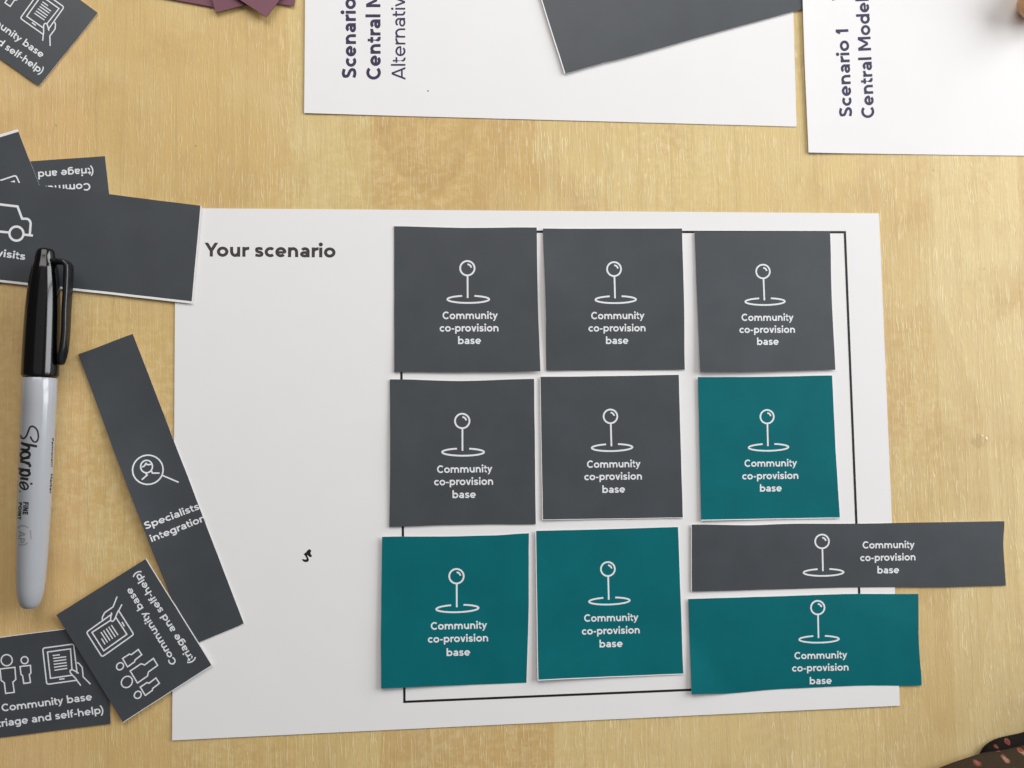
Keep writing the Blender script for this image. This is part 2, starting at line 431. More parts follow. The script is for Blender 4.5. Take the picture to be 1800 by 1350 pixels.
class Print:
    """collects flat strokes given in photo pixels and lays them on a surface"""
    def __init__(s, surf, off=0.02, step=0):
        s.surf, s.off, s.step = surf, off, step
        s.v, s.f, s.k = [], [], 0
    def poly(s, pts):
        if s.step and len(pts) == 4:
            A, B, C, D = pts
            q = lambda u, v: tuple((1 - u) * (1 - v) * A[i] + u * (1 - v) * B[i] + u * v * C[i] + (1 - u) * v * D[i] for i in (0, 1))
            nu = max(1, math.ceil(max(math.dist(A, B), math.dist(D, C)) / s.step)); nv = max(1, math.ceil(max(math.dist(A, D), math.dist(B, C)) / s.step))
            for i in range(nu):
                for j in range(nv): s._add([q(i / nu, j / nv), q((i + 1) / nu, j / nv), q((i + 1) / nu, (j + 1) / nv), q(i / nu, (j + 1) / nv)])
        else: s._add(pts)
    def _add(s, pts):
        b = len(s.v); z = s.off + (s.k % 40) * 0.0006
        s.v += [s.surf(x, y, z) for x, y in pts]
        s.f.append(list(range(b, b + len(pts))))
    def next(s): s.k += 1
    def stroke(s, pts, w, closed=False):
        for q in ribbon(pts, w, closed): s.poly(q)
        s.next()
    def line(s, p, q, w, step=12):
        n = max(1, int(math.hypot(q[0] - p[0], q[1] - p[1]) / step))
        s.stroke([(p[0] + (q[0] - p[0]) * i / n, p[1] + (q[1] - p[1]) * i / n) for i in range(n + 1)], w)
    def shapes(s, items, f):
        for it in items:
            if it[0] == 'R':
                for q in ribbon(it[1], it[2], it[3]): s.poly([f(*p) for p in q])
            else: s.poly([f(*p) for p in it[1]])
            s.next()
    def text(s, txt, p0, p1, cap, w=0.19):
        """baseline from p0 to p1 (photo px), cap height in px"""
        items, x0, x1 = layout(txt, w)
        x0 -= 0.0; L = math.hypot(p1[0] - p0[0], p1[1] - p0[1])
        d = ((p1[0] - p0[0]) / L, (p1[1] - p0[1]) / L); u = (d[1], -d[0])
        kx = L / (x1 - x0 + w * 0.3)
        f = lambda x, y: (p0[0] + d[0] * (x - x0 + w * .15) * kx + u[0] * y * cap, p0[1] + d[1] * (x - x0 + w * .15) * kx + u[1] * y * cap)
        s.shapes(items, f)
    def build(s, name, mat, parent):
        v, f = s.v, s.f
        me = bpy.data.meshes.new(name)
        bm = bmesh.new()
        bv = [bm.verts.new((a[0] * MM, a[1] * MM, a[2] * MM)) for a in v]
        for q in f:
            try: bm.faces.new([bv[i] for i in q])
            except ValueError: pass
        big = [x for x in bm.faces if len(x.verts) > 4]
        if big: bmesh.ops.triangulate(bm, faces=big)
        bm.to_mesh(me); bm.free()
        me.materials.append(mat)
        o = bpy.data.objects.new(name, me)
        COL.objects.link(o)
        o.parent = parent
        return o

# ------------------------------------------------------------------ sheets of paper and card
def smooth_interp(pts, t):
    pts = [(0.0, 0.0)] + sorted(pts) + [(1.0, 0.0)]
    for (a, va), (b, vb) in zip(pts, pts[1:]):
        if a <= t <= b:
            q = (t - a) / (b - a) if b > a else 0
            q = q * q * (3 - 2 * q)
            return va + (vb - va) * q
    return 0.0

class Sheet:
    """a cut sheet: corner points TL,TR,BR,BL in photo px, real thickness, curl and white cut margins"""
    def __init__(s, name, corners, z0, mats, label, cat, group=None, thick=0.12, lift=None, mids=None,
                 margin=(0, 0, 0, 0), rough=0.25, n=30, seed=0, bow=None, creases=(), power=2.4):
        s.c, s.z0, s.th = corners, z0, thick
        s.lift = lift or {}; s.mids = mids or {}; s.bow = bow; s.creases = creases; s.pw = power
        s.rnd = seed * 17.31
        s.rough = rough
        TL, TR, BR, BL = corners
        wpx = math.hypot(TR[0] - TL[0], TR[1] - TL[1]); hpx = math.hypot(BL[0] - TL[0], BL[1] - TL[1])
        l, t, r, b = margin
        us = sorted(set([i / n for i in range(n + 1)] + ([l / wpx] if l else []) + ([1 - r / wpx] if r else [])))
        vs = sorted(set([i / n for i in range(n + 1)] + ([t / hpx] if t else []) + ([1 - b / hpx] if b else [])))
        nu, nv = len(us), len(vs)
        top, bot = [], []
        for v in vs:
            for u in us:
                x, y = s.coons(u, v)
                p = T(x, y, z0)
                z = s.h(u, v)
                top.append((p.x, p.y, z)); bot.append((p.x, p.y, z - thick))
        verts = top + bot; NB = len(top); faces = []; mi = []
        e = 1e-6
        for j in range(nv - 1):
            for i in range(nu - 1):
                a = j * nu + i
                faces.append((a, a + nu, a + nu + 1, a + 1))
                white = (l and us[i + 1] <= l / wpx + e) or (r and us[i] >= 1 - r / wpx - e) or (t and vs[j + 1] <= t / hpx + e) or (b and vs[j] >= 1 - b / hpx - e)
                mi.append(1 if white else 0)
                faces.append((NB + a, NB + a + 1, NB + a + nu + 1, NB + a + nu)); mi.append(1)
        def side(a, b_): faces.append((a, b_, NB + b_, NB + a)); mi.append(2 if len(mats) > 2 else 1)
        for i in range(nu - 1):
            side(i, i + 1); side((nv - 1) * nu + i + 1, (nv - 1) * nu + i)
        for j in range(nv - 1):
            side((j + 1) * nu, j * nu); side(j * nu + nu - 1, (j + 1) * nu + nu - 1)
        s.o = mesh_obj(name, verts, faces, mats, None, mi)
        tag(s.o, label, cat, group)
    def edge(s, k, t):
        TL, TR, BR, BL = s.c
        a, b = {'T': (TL, TR), 'B': (BL, BR), 'L': (TL, BL), 'R': (TR, BR)}[k]
        x = a[0] + (b[0] - a[0]) * t; y = a[1] + (b[1] - a[1]) * t
        L = math.hypot(b[0] - a[0], b[1] - a[1])
        nx, ny = -(b[1] - a[1]) / L, (b[0] - a[0]) / L
        d = smooth_interp(s.mids.get(k, []), t)
        win = min(1.0, t * 8, (1 - t) * 8)
        seed = s.rnd + 'TBLR'.index(k) * 5.7
        d += s.rough * win * (noise.noise(Vector((t * L / 60.0, seed, 0))) * 1.6 + 0.6 * noise.noise(Vector((t * L / 14.0, seed, 3.1))))
        return x + nx * d, y + ny * d
    def coons(s, u, v):
        TL, TR, BR, BL = s.c
        t, b, l, r = s.edge('T', u), s.edge('B', u), s.edge('L', v), s.edge('R', v)
        out = []
        for q in (0, 1):
            out.append((1 - v) * t[q] + v * b[q] + (1 - u) * l[q] + u * r[q]
                       - ((1 - u) * (1 - v) * TL[q] + u * (1 - v) * TR[q] + u * v * BR[q] + (1 - u) * v * BL[q]))
        return out
    def h(s, u, v):
        z = s.z0
        L = s.lift
        p = s.pw
        q = 0.82
        u = min(1, max(0, u)); v = min(1, max(0, v))
        z += q * L.get('L', 0) * (1 - u) ** p + L.get('R', 0) * u ** p + L.get('T', 0) * (1 - v) ** p + L.get('B', 0) * v ** p
        z += L.get('TL', 0) * ((1 - u) * (1 - v)) ** 1.6 + L.get('TR', 0) * (u * (1 - v)) ** 1.6 + L.get('BL', 0) * ((1 - u) * v) ** 1.6 + L.get('BR', 0) * (u * v) ** 1.6
        if 'LM' in L: z += q * L['LM'] * (1 - u) ** p * math.sin(math.pi * v) ** 2
        if 'tiltL' in L: z += L['tiltL'] * (1 - u)
        if 'hump' in L: z += L['hump'] * math.exp(-((u - L.get('hu', .5)) / .16) ** 2)
        for (a, b, c, amp) in s.creases:           # fold: half plane a*u+b*v>c bent upwards
            d = a * u + b * v - c
            z += amp * 0.018 * math.log1p(math.exp(min(50.0, d / 0.018)))
        z += 0.05 * (noise.noise(Vector((u * 2.1, v * 2.1, s.rnd))) + 0.5)
        return z
    def uv(s, x, y):
        TL, TR, BR, BL = s.c
        u = v = 0.5
        for _ in range(12):
            fx = (1 - u) * (1 - v) * TL[0] + u * (1 - v) * TR[0] + u * v * BR[0] + (1 - u) * v * BL[0] - x
            fy = (1 - u) * (1 - v) * TL[1] + u * (1 - v) * TR[1] + u * v * BR[1] + (1 - u) * v * BL[1] - y
            ax = (1 - v) * (TR[0] - TL[0]) + v * (BR[0] - BL[0]); ay = (1 - v) * (TR[1] - TL[1]) + v * (BR[1] - BL[1])
            bx = (1 - u) * (BL[0] - TL[0]) + u * (BR[0] - TR[0]); by = (1 - u) * (BL[1] - TL[1]) + u * (BR[1] - TR[1])
            det = ax * by - bx * ay
            u -= (fx * by - fy * bx) / det; v -= (ax * fy - ay * fx) / det
        return u, v
    def surf(s, x, y, off):
        p = T(x, y, s.z0)
        return (p.x, p.y, s.h(*s.uv(x, y)) + off)
    def put(s, name, mat, fn, off=0.025):
        p = Print(s.surf, off); fn(p)
        return p.build(name, mat, s.o)

def rect_from(bl, br, height_mm, z):
    """fourth and third corner of a true rectangle on the table, in photo px"""
    A, B = T(*bl, z), T(*br, z)
    d = (B - A).normalized(); up = Vector((-d.y, d.x, 0))
    def P(q):
        c = RM @ (q - CAMP)
        return (900 + FOC * c.x / -c.z, 675 - FOC * c.y / -c.z)
    return [P(A + up * height_mm), P(B + up * height_mm), br, bl]

# ------------------------------------------------------------------ tabletop
tv = []
X0, X1, Y0, Y1, TH = -650, 950, -420, 720, 25
tb = bmesh.new()
bmesh.ops.create_cube(tb, size=1.0)
for v in tb.verts:
    v.co = ((X0 + X1) / 2 * MM + v.co.x * (X1 - X0) * MM, (Y0 + Y1) / 2 * MM + v.co.y * (Y1 - Y0) * MM, -TH / 2 * MM + v.co.z * TH * MM)
bmesh.ops.bevel(tb, geom=[e for e in tb.edges], offset=0.002, segments=2, affect='EDGES')
tme = bpy.data.meshes.new('tabletop'); tb.to_mesh(tme); tb.free()
tme.materials.append(WOOD)
table = bpy.data.objects.new('tabletop', tme); COL.objects.link(table)
tag(table, 'pale beech wood laminate tabletop with fine vertical grain', 'table', kind='structure')

# ------------------------------------------------------------------ large white sheets
page = Sheet('worksheet_page', [(309, 366), (1545, 375), (1581, 1240), (303, 1301)], 0.18, [WHITE, WHITE, CUT],
             'white landscape sheet headed Your scenario, under the grid of pin cards', 'paper sheet', 'large white paper sheets',
             thick=0.11, lift={'L': 0.25, 'BR': 0.25, 'B': 0.1}, rough=0.10, n=40, seed=1, power=7)
def _page_head(p): p.text('Your scenario', (358.8, 451.0), (587.8, 452.6), 24.3, 0.215)
page.put('heading_lettering', CHAR, _page_head)
def _page_frame(p):
    w = 4.1
    A, B, C, D = (703.4, 407), (1485, 408.2), (1516, 1199.5), (711, 1233.4)
    for a, b in ((A, B), (B, C), (C, D), (D, A)):
        L = math.hypot(b[0] - a[0], b[1] - a[1]); e = ((b[0] - a[0]) / L * w / 2, (b[1] - a[1]) / L * w / 2)
        p.line((a[0] - e[0], a[1] - e[1]), (b[0] + e[0], b[1] + e[1]), w)
page.put('printed_frame', BLACKINK, _page_frame, 0.045)
def _doodle(p):
    pts = [(860, 485), (900, 520), (908, 560), (885, 610), (895, 660), (935, 705), (925, 740), (880, 760), (840, 745), (790, 690), (770, 697), (800, 760), (830, 830), (825, 880), (780, 920), (690, 925), (640, 895), (600, 855), (598, 825), (640, 825), (700, 840), (748, 832), (755, 815), (735, 770), (700, 710), (655, 660), (680, 630), (745, 585), (780, 530), (830, 495)]
    p.poly([(500 + x / 19.29, 940 + y / 19.29) for x, y in pts])
page.put('pen_squiggle', BLACKINK, _doodle)

shA = rect_from((535, 199.3), (1400, 222.8), 297, 0.2)
sheet_a = Sheet('scenario_sheet', shA, 0.2, [WHITE, WHITE, CUT],
                'white sheet with a sideways heading that has a thin third line reading Alternative', 'paper sheet', 'large white paper sheets',
                thick=0.11, lift={'L': 0.45, 'B': 0.10}, rough=0.12, n=36, seed=2, power=9)
def _a1(p):
    p.text('Scenario 1', (626.3, 137.5), (625.2, -22), 25, 0.215)
    p.text('Central Model', (669.3, 138.3), (668.2, -84), 25, 0.215)
sheet_a.put('heading_lettering', NAVY, _a1)
def _a2(p): p.text('Alternative', (712.8, 141.0), (712.0, -23), 24.3, 0.138)
sheet_a.put('subheading_lettering', NAVY, _a2)
def _a3(p): p.poly([(752.5 + 1.6 * math.cos(i), 160 + 1.3 * math.sin(i)) for i in (0, 1, 2, 3, 4, 5)])
sheet_a.put('ink_speck', CHAR, _a3)

shB = rect_from((1419.9, 269), (1800 + 464, 280.0), 297, 0.2)
sheet_b = Sheet('scenario_sheet', shB, 0.2, [WHITE, WHITE, CUT],
                'white sheet with sideways heading Scenario 1 Central Model and a lifted left edge', 'paper sheet', 'large white paper sheets',
                thick=0.11, lift={'LM': 1.0, 'L': 0.9, 'B': 0.05}, rough=0.10, n=36, seed=3, power=11, mids={'L': [(.55, 0), (.85, 1.0)]})
def _b1(p):
    p.text('Scenario 1', (1497.3, 205.0), (1490.5, 53.6), 22.6, 0.205)
    p.text('Central Model', (1536.6, 205.6), (1526.4, -1.0), 22.6, 0.205)
sheet_b.put('heading_lettering', NAVY, _b1)

# ------------------------------------------------------------------ pin cards
def pin_icon(p, c, r, e, rx, tilt, w):
    """c ball centre, r ball outer radius, e ellipse centre, rx half width (photo px)"""
    p.stroke(arc(c[0], c[1], r - w / 2, r - w / 2, 0, 351, 39), w, True)
    p.stroke(arc(c[0], c[1], r * .49, r * .49, -88, -8, 10), w * .95)
    k = rx / 38.2
    dx, dy = e[0] - c[0], e[1] - c[1]
    L = math.hypot(dx, dy); ux, uy = dx / L, dy / L
    y1 = L - 2.3 * k
    p.line((c[0] + ux * (r - w * .5) * 1.0, c[1] + uy * (r - w * .5)), (c[0] + ux * y1 * 1.0 - 1.0 * k, c[1] + uy * y1), w)
    ca, sa = math.cos(tilt), math.sin(tilt)
    pts = []
    a0, a1 = -79, 259 - 0.0
    for i in range(61):
        a = math.radians(-80 + 7 + (a1 - a0 - 14 + 2) * i / 60)
        X = (rx - w / 2) * math.cos(a); Y = (7.8 * k - w / 2) * math.sin(a)
        pts.append((e[0] + X * ca - Y * sa, e[1] + X * sa + Y * ca))
    p.stroke(pts, w)

def pin_card(corners, z0, mat, label, group, icon, lines, cap=12.2, **kw):
    s = Sheet('printed_card', corners, z0, [mat, WHITE, CUT], label, 'card', group, thick=0.13, **kw)
    s.put('pin_symbol', INKW, lambda p: pin_icon(p, *icon), 0.04)
    def _t(p):
        for t, a, b in zip(('Community', 'co-provision', 'base'), lines[0::2], lines[1::2]): p.text(t, a, b, cap * 1.06, 0.192)
    s.put('lettering', INKW, _t, 0.04)
    return s

GG = 'dark grey pin cards on the worksheet'
GT = 'teal pin cards on the worksheet'
pin_card([(692.7, 397.7), (943.4, 399.9), (949.4, 652.9), (693, 654.1)], 0.45, GREY,
         'square grey pin card in the top row, the one nearest the heading Your scenario', GG,
         ((821.5, 471.6), 14.1, (823.1, 526.3), 38.2, 0.0, 3.0),
         [(778.9, 561.1), (875.3, 560.7), (773.7, 583), (875.3, 582.8), (806, 605), (845, 604.8)], 12.4,
         lift={'B': .5, 'BR': .5, 'T': .1}, mids={'T': [(.45, 1.6)], 'B': [(.5, .9)], 'R': [(.5, 1.2)]}, seed=11)
pin_card([(954, 402.1), (1198.3, 402.1), (1203.3, 649.8), (960, 651.3)], 0.45, GREY,
         'square grey pin card in the middle of the top row of the grid', GG,
         ((1079.1, 473.3), 13.7, (1081.9, 526.9), 37.2, -0.012, 2.9),
         [(1039.6, 561.4), (1132.9, 560.7), (1034.9, 583), (1133.6, 582.5), (1065.7, 604.8), (1104, 604.5)], 12,
         lift={'L': .5, 'LM': 1.2, 'TR': .2, 'R': .3}, mids={'L': [(.55, -1.2)], 'R': [(.5, -1.0)]}, seed=12)
pin_card([(1220.4, 408), (1459.1, 407.4), (1467.2, 650.1), (1228.8, 654.4)], 0.45, GREY,
         'square grey pin card at the right end of the top row, above a teal card', GG,
         ((1340.9, 477.4), 13.4, (1344.3, 530.3), 36.2, -0.01, 2.8),
         [(1303.5, 564.4), (1394.7, 564), (1299.5, 585.6), (1395.9, 585.2), (1330.6, 606.7), (1367.6, 606.3)], 11.8,
         lift={'L': .6, 'B': .6, 'BL': .5}, mids={'B': [(.4, .8)], 'R': [(.5, 1.0)]}, seed=13)
pin_card([(685.2, 666.9), (938.8, 666), (941.6, 921.5), (684.5, 926)], 0.45, GREY,
         'square grey pin card at the left end of the middle row of the grid', GG,
         ((812.5, 740), 14.2, (814, 794.7), 38.3, 0.0, 3.0),
         [(769.2, 831.3), (865.9, 830), (764, 853), (865.9, 852.1), (796.3, 875.5), (836, 875.1)], 12.4,
         lift={'L': .4, 'LM': .5, 'B': .2}, mids={'T': [(.5, 3.0)], 'B': [(.4, -1.6), (.7, -1.5)], 'L': [(.5, -1.2)]}, seed=14)
pin_card([(948.7, 662.5), (1193, 658.8), (1199.8, 910.5), (953, 914.1)], 0.45, GREY,
         'square grey pin card in the centre of the grid, left of a teal card', GG,
         ((1072.9, 731.9), 13.5, (1075.7, 786.7), 37.2, -0.02, 2.9),
         [(1032.5, 822.3), (1126.3, 821), (1027.7, 843.9), (1127.3, 842.8), (1059.6, 866.4), (1098.3, 865.7)], 12,
         lift={'L': .5, 'B': .15, 'R': .15}, mids={'T': [(.4, .6)]}, seed=15, margin=(1.0, 0, 0, 1.0))
pin_card([(1225.7, 663.1), (1462.2, 660), (1475.6, 911), (1231.2, 914.8)], 0.45, TEAL,
         'square teal pin card in the middle row, directly above the long grey strip', GT,
         ((1348, 732.5), 13.2, (1350.5, 786.3), 36.4, -0.015, 2.8),
         [(1308.9, 820.5), (1401, 819.6), (1304.8, 842.6), (1402, 841.6), (1336, 864.1), (1373.3, 863.7)], 11.8,
         lift={'L': .9, 'B': .2, 'R': .2}, mids={'T': [(.5, .8)], 'R': [(.5, .8)]}, seed=16, margin=(0, 0, 0, 1.6))
pin_card([(671.9, 943.1), (929.7, 937.3), (925.5, 1200), (670.3, 1208.6)], 0.45, TEAL,
         'square teal pin card at the left end of the bottom row of the grid', GT,
         ((802.4, 1012.7), 14.2, (804, 1069.4), 38.7, -0.028, 3.0),
         [(758.3, 1106.4), (856.6, 1104.7), (753.1, 1129.1), (857.2, 1127.2), (786, 1152.7), (826, 1152)], 12.4,
         lift={'L': 1.1, 'BL': .5, 'TR': .1}, mids={'T': [(.45, 2.4), (.75, 2.2)], 'L': [(.6, 1.0)], 'R': [(.5, -1.5)]}, seed=17)
pin_card([(940.7, 932.8), (1192.4, 926.3), (1201.4, 1185.1), (944.2, 1194.5)], 0.45, TEAL,
         'square teal pin card with a white lower rim, in the middle of the bottom row', GT,
         ((1068.3, 1000.1), 13.7, (1070.9, 1056.2), 37.2, -0.03, 2.9),
         [(1027.4, 1092.5), (1122.4, 1090.9), (1023.2, 1115), (1123.4, 1113.1), (1054.4, 1137.5), (1093.8, 1136.7)], 12.2,
         lift={'L': .9, 'BL': .5, 'B': .3}, mids={'T': [(.5, .7)]}, seed=18, margin=(1.3, 0, 0.6, 1.6))
pin_card([(1214.2, 921.9), (1765.3, 916.1), (1768.1, 1029.3), (1214.5, 1039.2)], 0.50, GREY,
         'long narrow grey pin strip sticking out past the right edge of the worksheet', GG,
         ((1444.6, 951.6), 13.5, (1447.3, 1006.1), 36.6, -0.012, 2.8),
         [(1516.9, 964.1), (1607.8, 963.2), (1512.6, 986.3), (1608.2, 984.8), (1542.9, 1008), (1580, 1007.5)], 11.8,
         lift={'L': .6, 'TR': .1}, mids={'T': [(.2, 2.2), (.35, .4), (.5, 1.6), (.8, .6)], 'B': [(.5, -1.8), (.8, .8)], 'R': [(.35, 3.0)]}, seed=19, n=44, margin=(1.0, 0, 0, 0))
pin_card([(1209.8, 1052.8), (1615.7, 1044.3), (1621.2, 1205.5), (1214.9, 1219.5)], 1.10, TEAL,
         'creased oblong teal pin card below the long grey strip at the lower right', GT,
         ((1437.4, 1068.1), 13.3, (1439.8, 1123.7), 36.2, -0.015, 2.8),
         [(1397.6, 1158.9), (1489.9, 1157), (1393.5, 1180.7), (1491.3, 1178.8), (1424.8, 1203.2), (1462.3, 1202.4)], 11.8,
         lift={'L': -.1, 'B': -.4, 'R': -.1}, mids={'T': [(.3, -1.0), (.7, -2.6)], 'B': [(.16, 2.0), (.4, -2.4), (.7, -3.6)], 'R': [(.45, 3.2)]}, seed=20, n=96,
         creases=((0.55, -1.0, 0.20, -1.5), (-1.0, 0.30, 0.126, 8.0)))

# ------------------------------------------------------------------ triage and self-help cards (one printed design)
Q3 = [(-34.5, 1124.0), (185.6, 1096.0), (195.2, 1271.7), (-25.0, 1300.0)]
def homog(src, dst):
    import numpy as np
    A = []; b = []
    for (x, y), (u, v) in zip(src, dst):
        A.append([x, y, 1, 0, 0, 0, -u * x, -u * y]); b.append(u)
        A.append([0, 0, 0, x, y, 1, -v * x, -v * y]); b.append(v)
    h = np.linalg.solve(np.array(A, float), np.array(b, float))
    def f(x, y):
        w = h[6] * x + h[7] * y + 1
        return ((h[0] * x + h[1] * y + h[2]) / w, (h[3] * x + h[4] * y + h[5]) / w)
    return f
Z = lambda pts: [(x / 6.136, 1090 + y / 6.136) for x, y in pts]
def rounded(pts, r, closed=True):
    out = []
    n = len(pts)
    for i in range(n):
        a, b, c = pts[i - 1], pts[i], pts[(i + 1) % n]
        if not closed and i in (0, n - 1): out.append(b); continue
        la = math.hypot(a[0] - b[0], a[1] - b[1]); lc = math.hypot(c[0] - b[0], c[1] - b[1])
        p = (b[0] + (a[0] - b[0]) * r / la, b[1] + (a[1] - b[1]) * r / la); q = (b[0] + (c[0] - b[0]) * r / lc, b[1] + (c[1] - b[1]) * r / lc)
        for k in range(6):
            t = k / 5
            out.append(((1 - t) ** 2 * p[0] + 2 * t * (1 - t) * b[0] + t * t * q[0], (1 - t) ** 2 * p[1] + 2 * t * (1 - t) * b[1] + t * t * q[1]))
    return out
def triage_design(f, wk):
    """returns stroke lists (photo px) of the tablet, the people and the text anchors"""
    F = lambda pts: [f(*p) for p in Z(pts)]
    w = 2.2 * wk
    tablet = [
        (F(rounded([(835, 572), (797, 256), (462, 302), (506, 692), (826, 648)], 24, False)), w, False),
        (F([(779, 532), (764, 308), (514, 343), (546, 627), (784, 592)]), w, False),
        (F([(570, 382), (648, 372)]), w * .9, False), (F([(575, 412), (716, 393)]), w * .9, False), (F([(580, 443), (718, 423)]), w * .9, False),
        (F([(582, 475), (722, 457)]), w * .9, False), (F([(585, 508), (725, 487)]), w * .9, False), (F([(588, 540), (728, 519)]), w * .9, False),
        (F([(640, 637), (698, 631)]), w, False),
        (F(spline([(852, 573), (800, 541), (776, 533), (758, 548), (770, 577), (822, 632), (836, 655), (875, 705)])), w, False),
        (F([(832, 455), (858, 468), (890, 508), (900, 610), (980, 690)]), w, False)]
    def person(cx, cy, r, body):
        return [(F(arc(cx, cy, r, r, 0, 350, 31)), w, True), (F(body), w, True)]
    big = [(2, 527), (162, 508), (172, 640), (140, 668), (155, 778), (62, 790), (48, 675), (14, 650)]
    sm = [(218, 500), (330, 487), (335, 570), (318, 585), (330, 672), (258, 683), (245, 600), (228, 585)]
    people = person(73, 432, 60, big) + person(267, 432, 38, sm) + person(267 - 384, 432 + 50, 38, [(x - 384, y + 50) for x, y in sm])
    return tablet, people
def triage_card(quad, z0, label, wk=1.0, design=None, starts=(4.6, -2.5), **kw):
    s = Sheet('printed_card', quad, z0, [GREY, WHITE, CUT], label, 'card', 'dark grey triage and self-help cards', thick=0.13, **kw)
    f = homog(Q3, design or quad)
    tab, ppl = triage_design(f, wk)
    s.put('tablet_symbol', INKW, lambda p: [p.stroke(*q) for q in tab])
    s.put('family_symbol', INKW, lambda p: [p.stroke(*q) for q in ppl])
    def _t(p):
        P0, P1 = f(starts[0], 1250.6), f(162.2, 1230.4)
        cap = 13.0 * math.hypot(P1[0] - P0[0], P1[1] - P0[1]) / 158.9
        p.text('Community base', P0, P1, cap, 0.18)
        p.text('(triage and self-help)', f(starts[1], 1278.2 - (starts[1] + 2.5) * .13), f(181.9, 1253.3), cap, 0.18)
    s.put('lettering', INKW, _t)
    return s
triage_card(Q3, 0.35, 'grey family and tablet card partly under the tilted card at the lower left corner', margin=(0, 1.2, 0, 0),
            lift={'TR': .3, 'R': .25}, seed=31, starts=(4.6, -7.5))
triage_card([(217.3, 1269.6), (100.9, 1080.0), (257.3, 981.8), (373.8, 1168.9)], 1.15,
            'tilted grey family and tablet card lying over the end of the Specialists strip', lift={'L': .2, 'TR': .7, 'T': .25}, margin=(1.0, 0, 0, 1.6), seed=32,
            design=[(207.7, 1258), (99.2, 1081.1), (255.6, 982.9), (364.2, 1157.3)], starts=(-2.0, -16))
triage_card([(5, -100), (172.4, 23.1), (69.3, 151.7), (-101, 32)], 0.35,
            'grey tablet card alone on the bare wood in the upper left corner', 0.95, lift={'B': .2, 'R': .2}, seed=33, rough=0.5)
triage_card([(204.2, 449), (-17, 465), (-37, 289.6), (184.6, 274.4)], 0.30,
            'upside-down grey triage card mostly hidden beneath the card with the car', 0.95, lift={}, seed=34)

# card with only a corner of its tablet symbol showing
hid = Sheet('printed_card', [(-209.5, 300.5), (31, 227), (122, 462), (-118.5, 535)], 0.55, [GREY, WHITE, CUT],
            'grey card with a white top rim, between the upside-down card and the car card', 'card', thick=0.13, margin=(0, 4.8, 0, 0), seed=35, lift={'tiltL': -.1, 'R': .1})
def _hid(p):
    z = lambda pts: [(x / 8.182, 220 + y / 8.182) for x, y in pts]
    p.stroke(z(rounded([(-420, 935), (232, 722), (420, 1150)], 36, False)), 2.4)
    p.stroke(z([(-330, 985), (205, 808), (330, 1120)]), 2.4)
hid.put('tablet_symbol', INKW, _hid)

# Specialists strip
spec = Sheet('printed_card', [(138, 623), (234, 587), (428.8, 1095.6), (334, 1136)], 0.62, [GREY, WHITE, CUT],
             'narrow slanting grey strip reading Specialists integration with a magnifier symbol', 'card', thick=0.13,
             lift={'LM': 2.0, 'L': .2, 'T': .1, 'R': .15}, power=2.0, seed=36, n=40, rough=.35)
def _spec_icon(p):
    z = lambda pts: [(220 + x / 7.5, 780 + y / 7.5) for x, y in pts]
    w = 2.5
    p.stroke(z(arc(308, 342, 196, 192, 0, 352, 44)), w, True)
    p.line(*z([(498, 418), (708, 508)]), w)
    p.stroke(z(arc(290, 300, 76, 82, 0, 350, 30)), w, True)
    p.stroke(z(spline([(232, 306), (262, 290), (283, 258), (300, 275), (350, 270)])), w)
    p.stroke(z([(278, 382), (298, 412), (232, 472)]), w)
    p.stroke(z([(350, 352), (366, 386), (458, 386)]), w)
spec.put('magnifier_symbol', INKW, _spec_icon)
def _spec_t(p):
    z = lambda x, y: (220 + x / 7.5, 780 + y / 7.5)
    p.text('Specialists', z(293, 1122), z(982, 862), 12.4, 0.18)
    p.text('integration', z(362, 1292), z(1062, 1015), 12.4, 0.18)
spec.put('lettering', INKW, _spec_t)

# Home visits card under the marker
vis = Sheet('printed_card', [(-371, 270.6), (354.9, 362.4), (338.9, 534), (-371, 454.5)], 0.85, [GREY, WHITE, CUT],
            'wide grey visits card with a car symbol, under the cap of the marker pen', 'card', thick=0.13,
            margin=(0, 0, 2.0, 4.2), seed=37, n=44, lift={'R': .2, 'T': .1, 'TR': .25})
def _car(p):
    z = lambda pts: [(x / 7.94, 340 + y / 7.94) for x, y in pts]
    w = 4.0
    p.stroke(z([(-330, 118), (-100, 142), (20, 157), (248, 184), (312, 354), (365, 355)] + arc(365, 425, 66, 70, -84, 0, 8)[0:] + [(418, 580)]), w)
    p.line(*z([(330, 575), (462, 589)]), w)
    p.stroke(z(arc(232, 562, 98, 98, 0, 350, 36)), w, True)
    p.line(*z([(-330, 500), (132, 547)]), w)
vis.put('car_symbol', INKW, _car)
def _vis_t(p):
    p.text('visits', (-6.5, 450.2), (43.4, 457.0), 12.9, 0.19)
    p.text('Home', (-63, 442.6), (-15.0, 449.0), 12.9, 0.19)
vis.put('lettering', INKW, _vis_t)
tag(vis.o)

# big blank strip over the two scenario sheets
big = Sheet('blank_card', [(905, -145), (1560, -325), (1642, -48), (991.6, 130.5)], 0.75, [GREY, WHITE, CUT],
            'large blank grey card slanting across the tops of the two scenario sheets', 'card', thick=0.13,
            margin=(2.0, 0, 0, 0), mids={'B': [(.128, -.7), (.14, 1.0), (.5, .4)]}, lift={'L': .3, 'BL': .2}, seed=38, n=44)

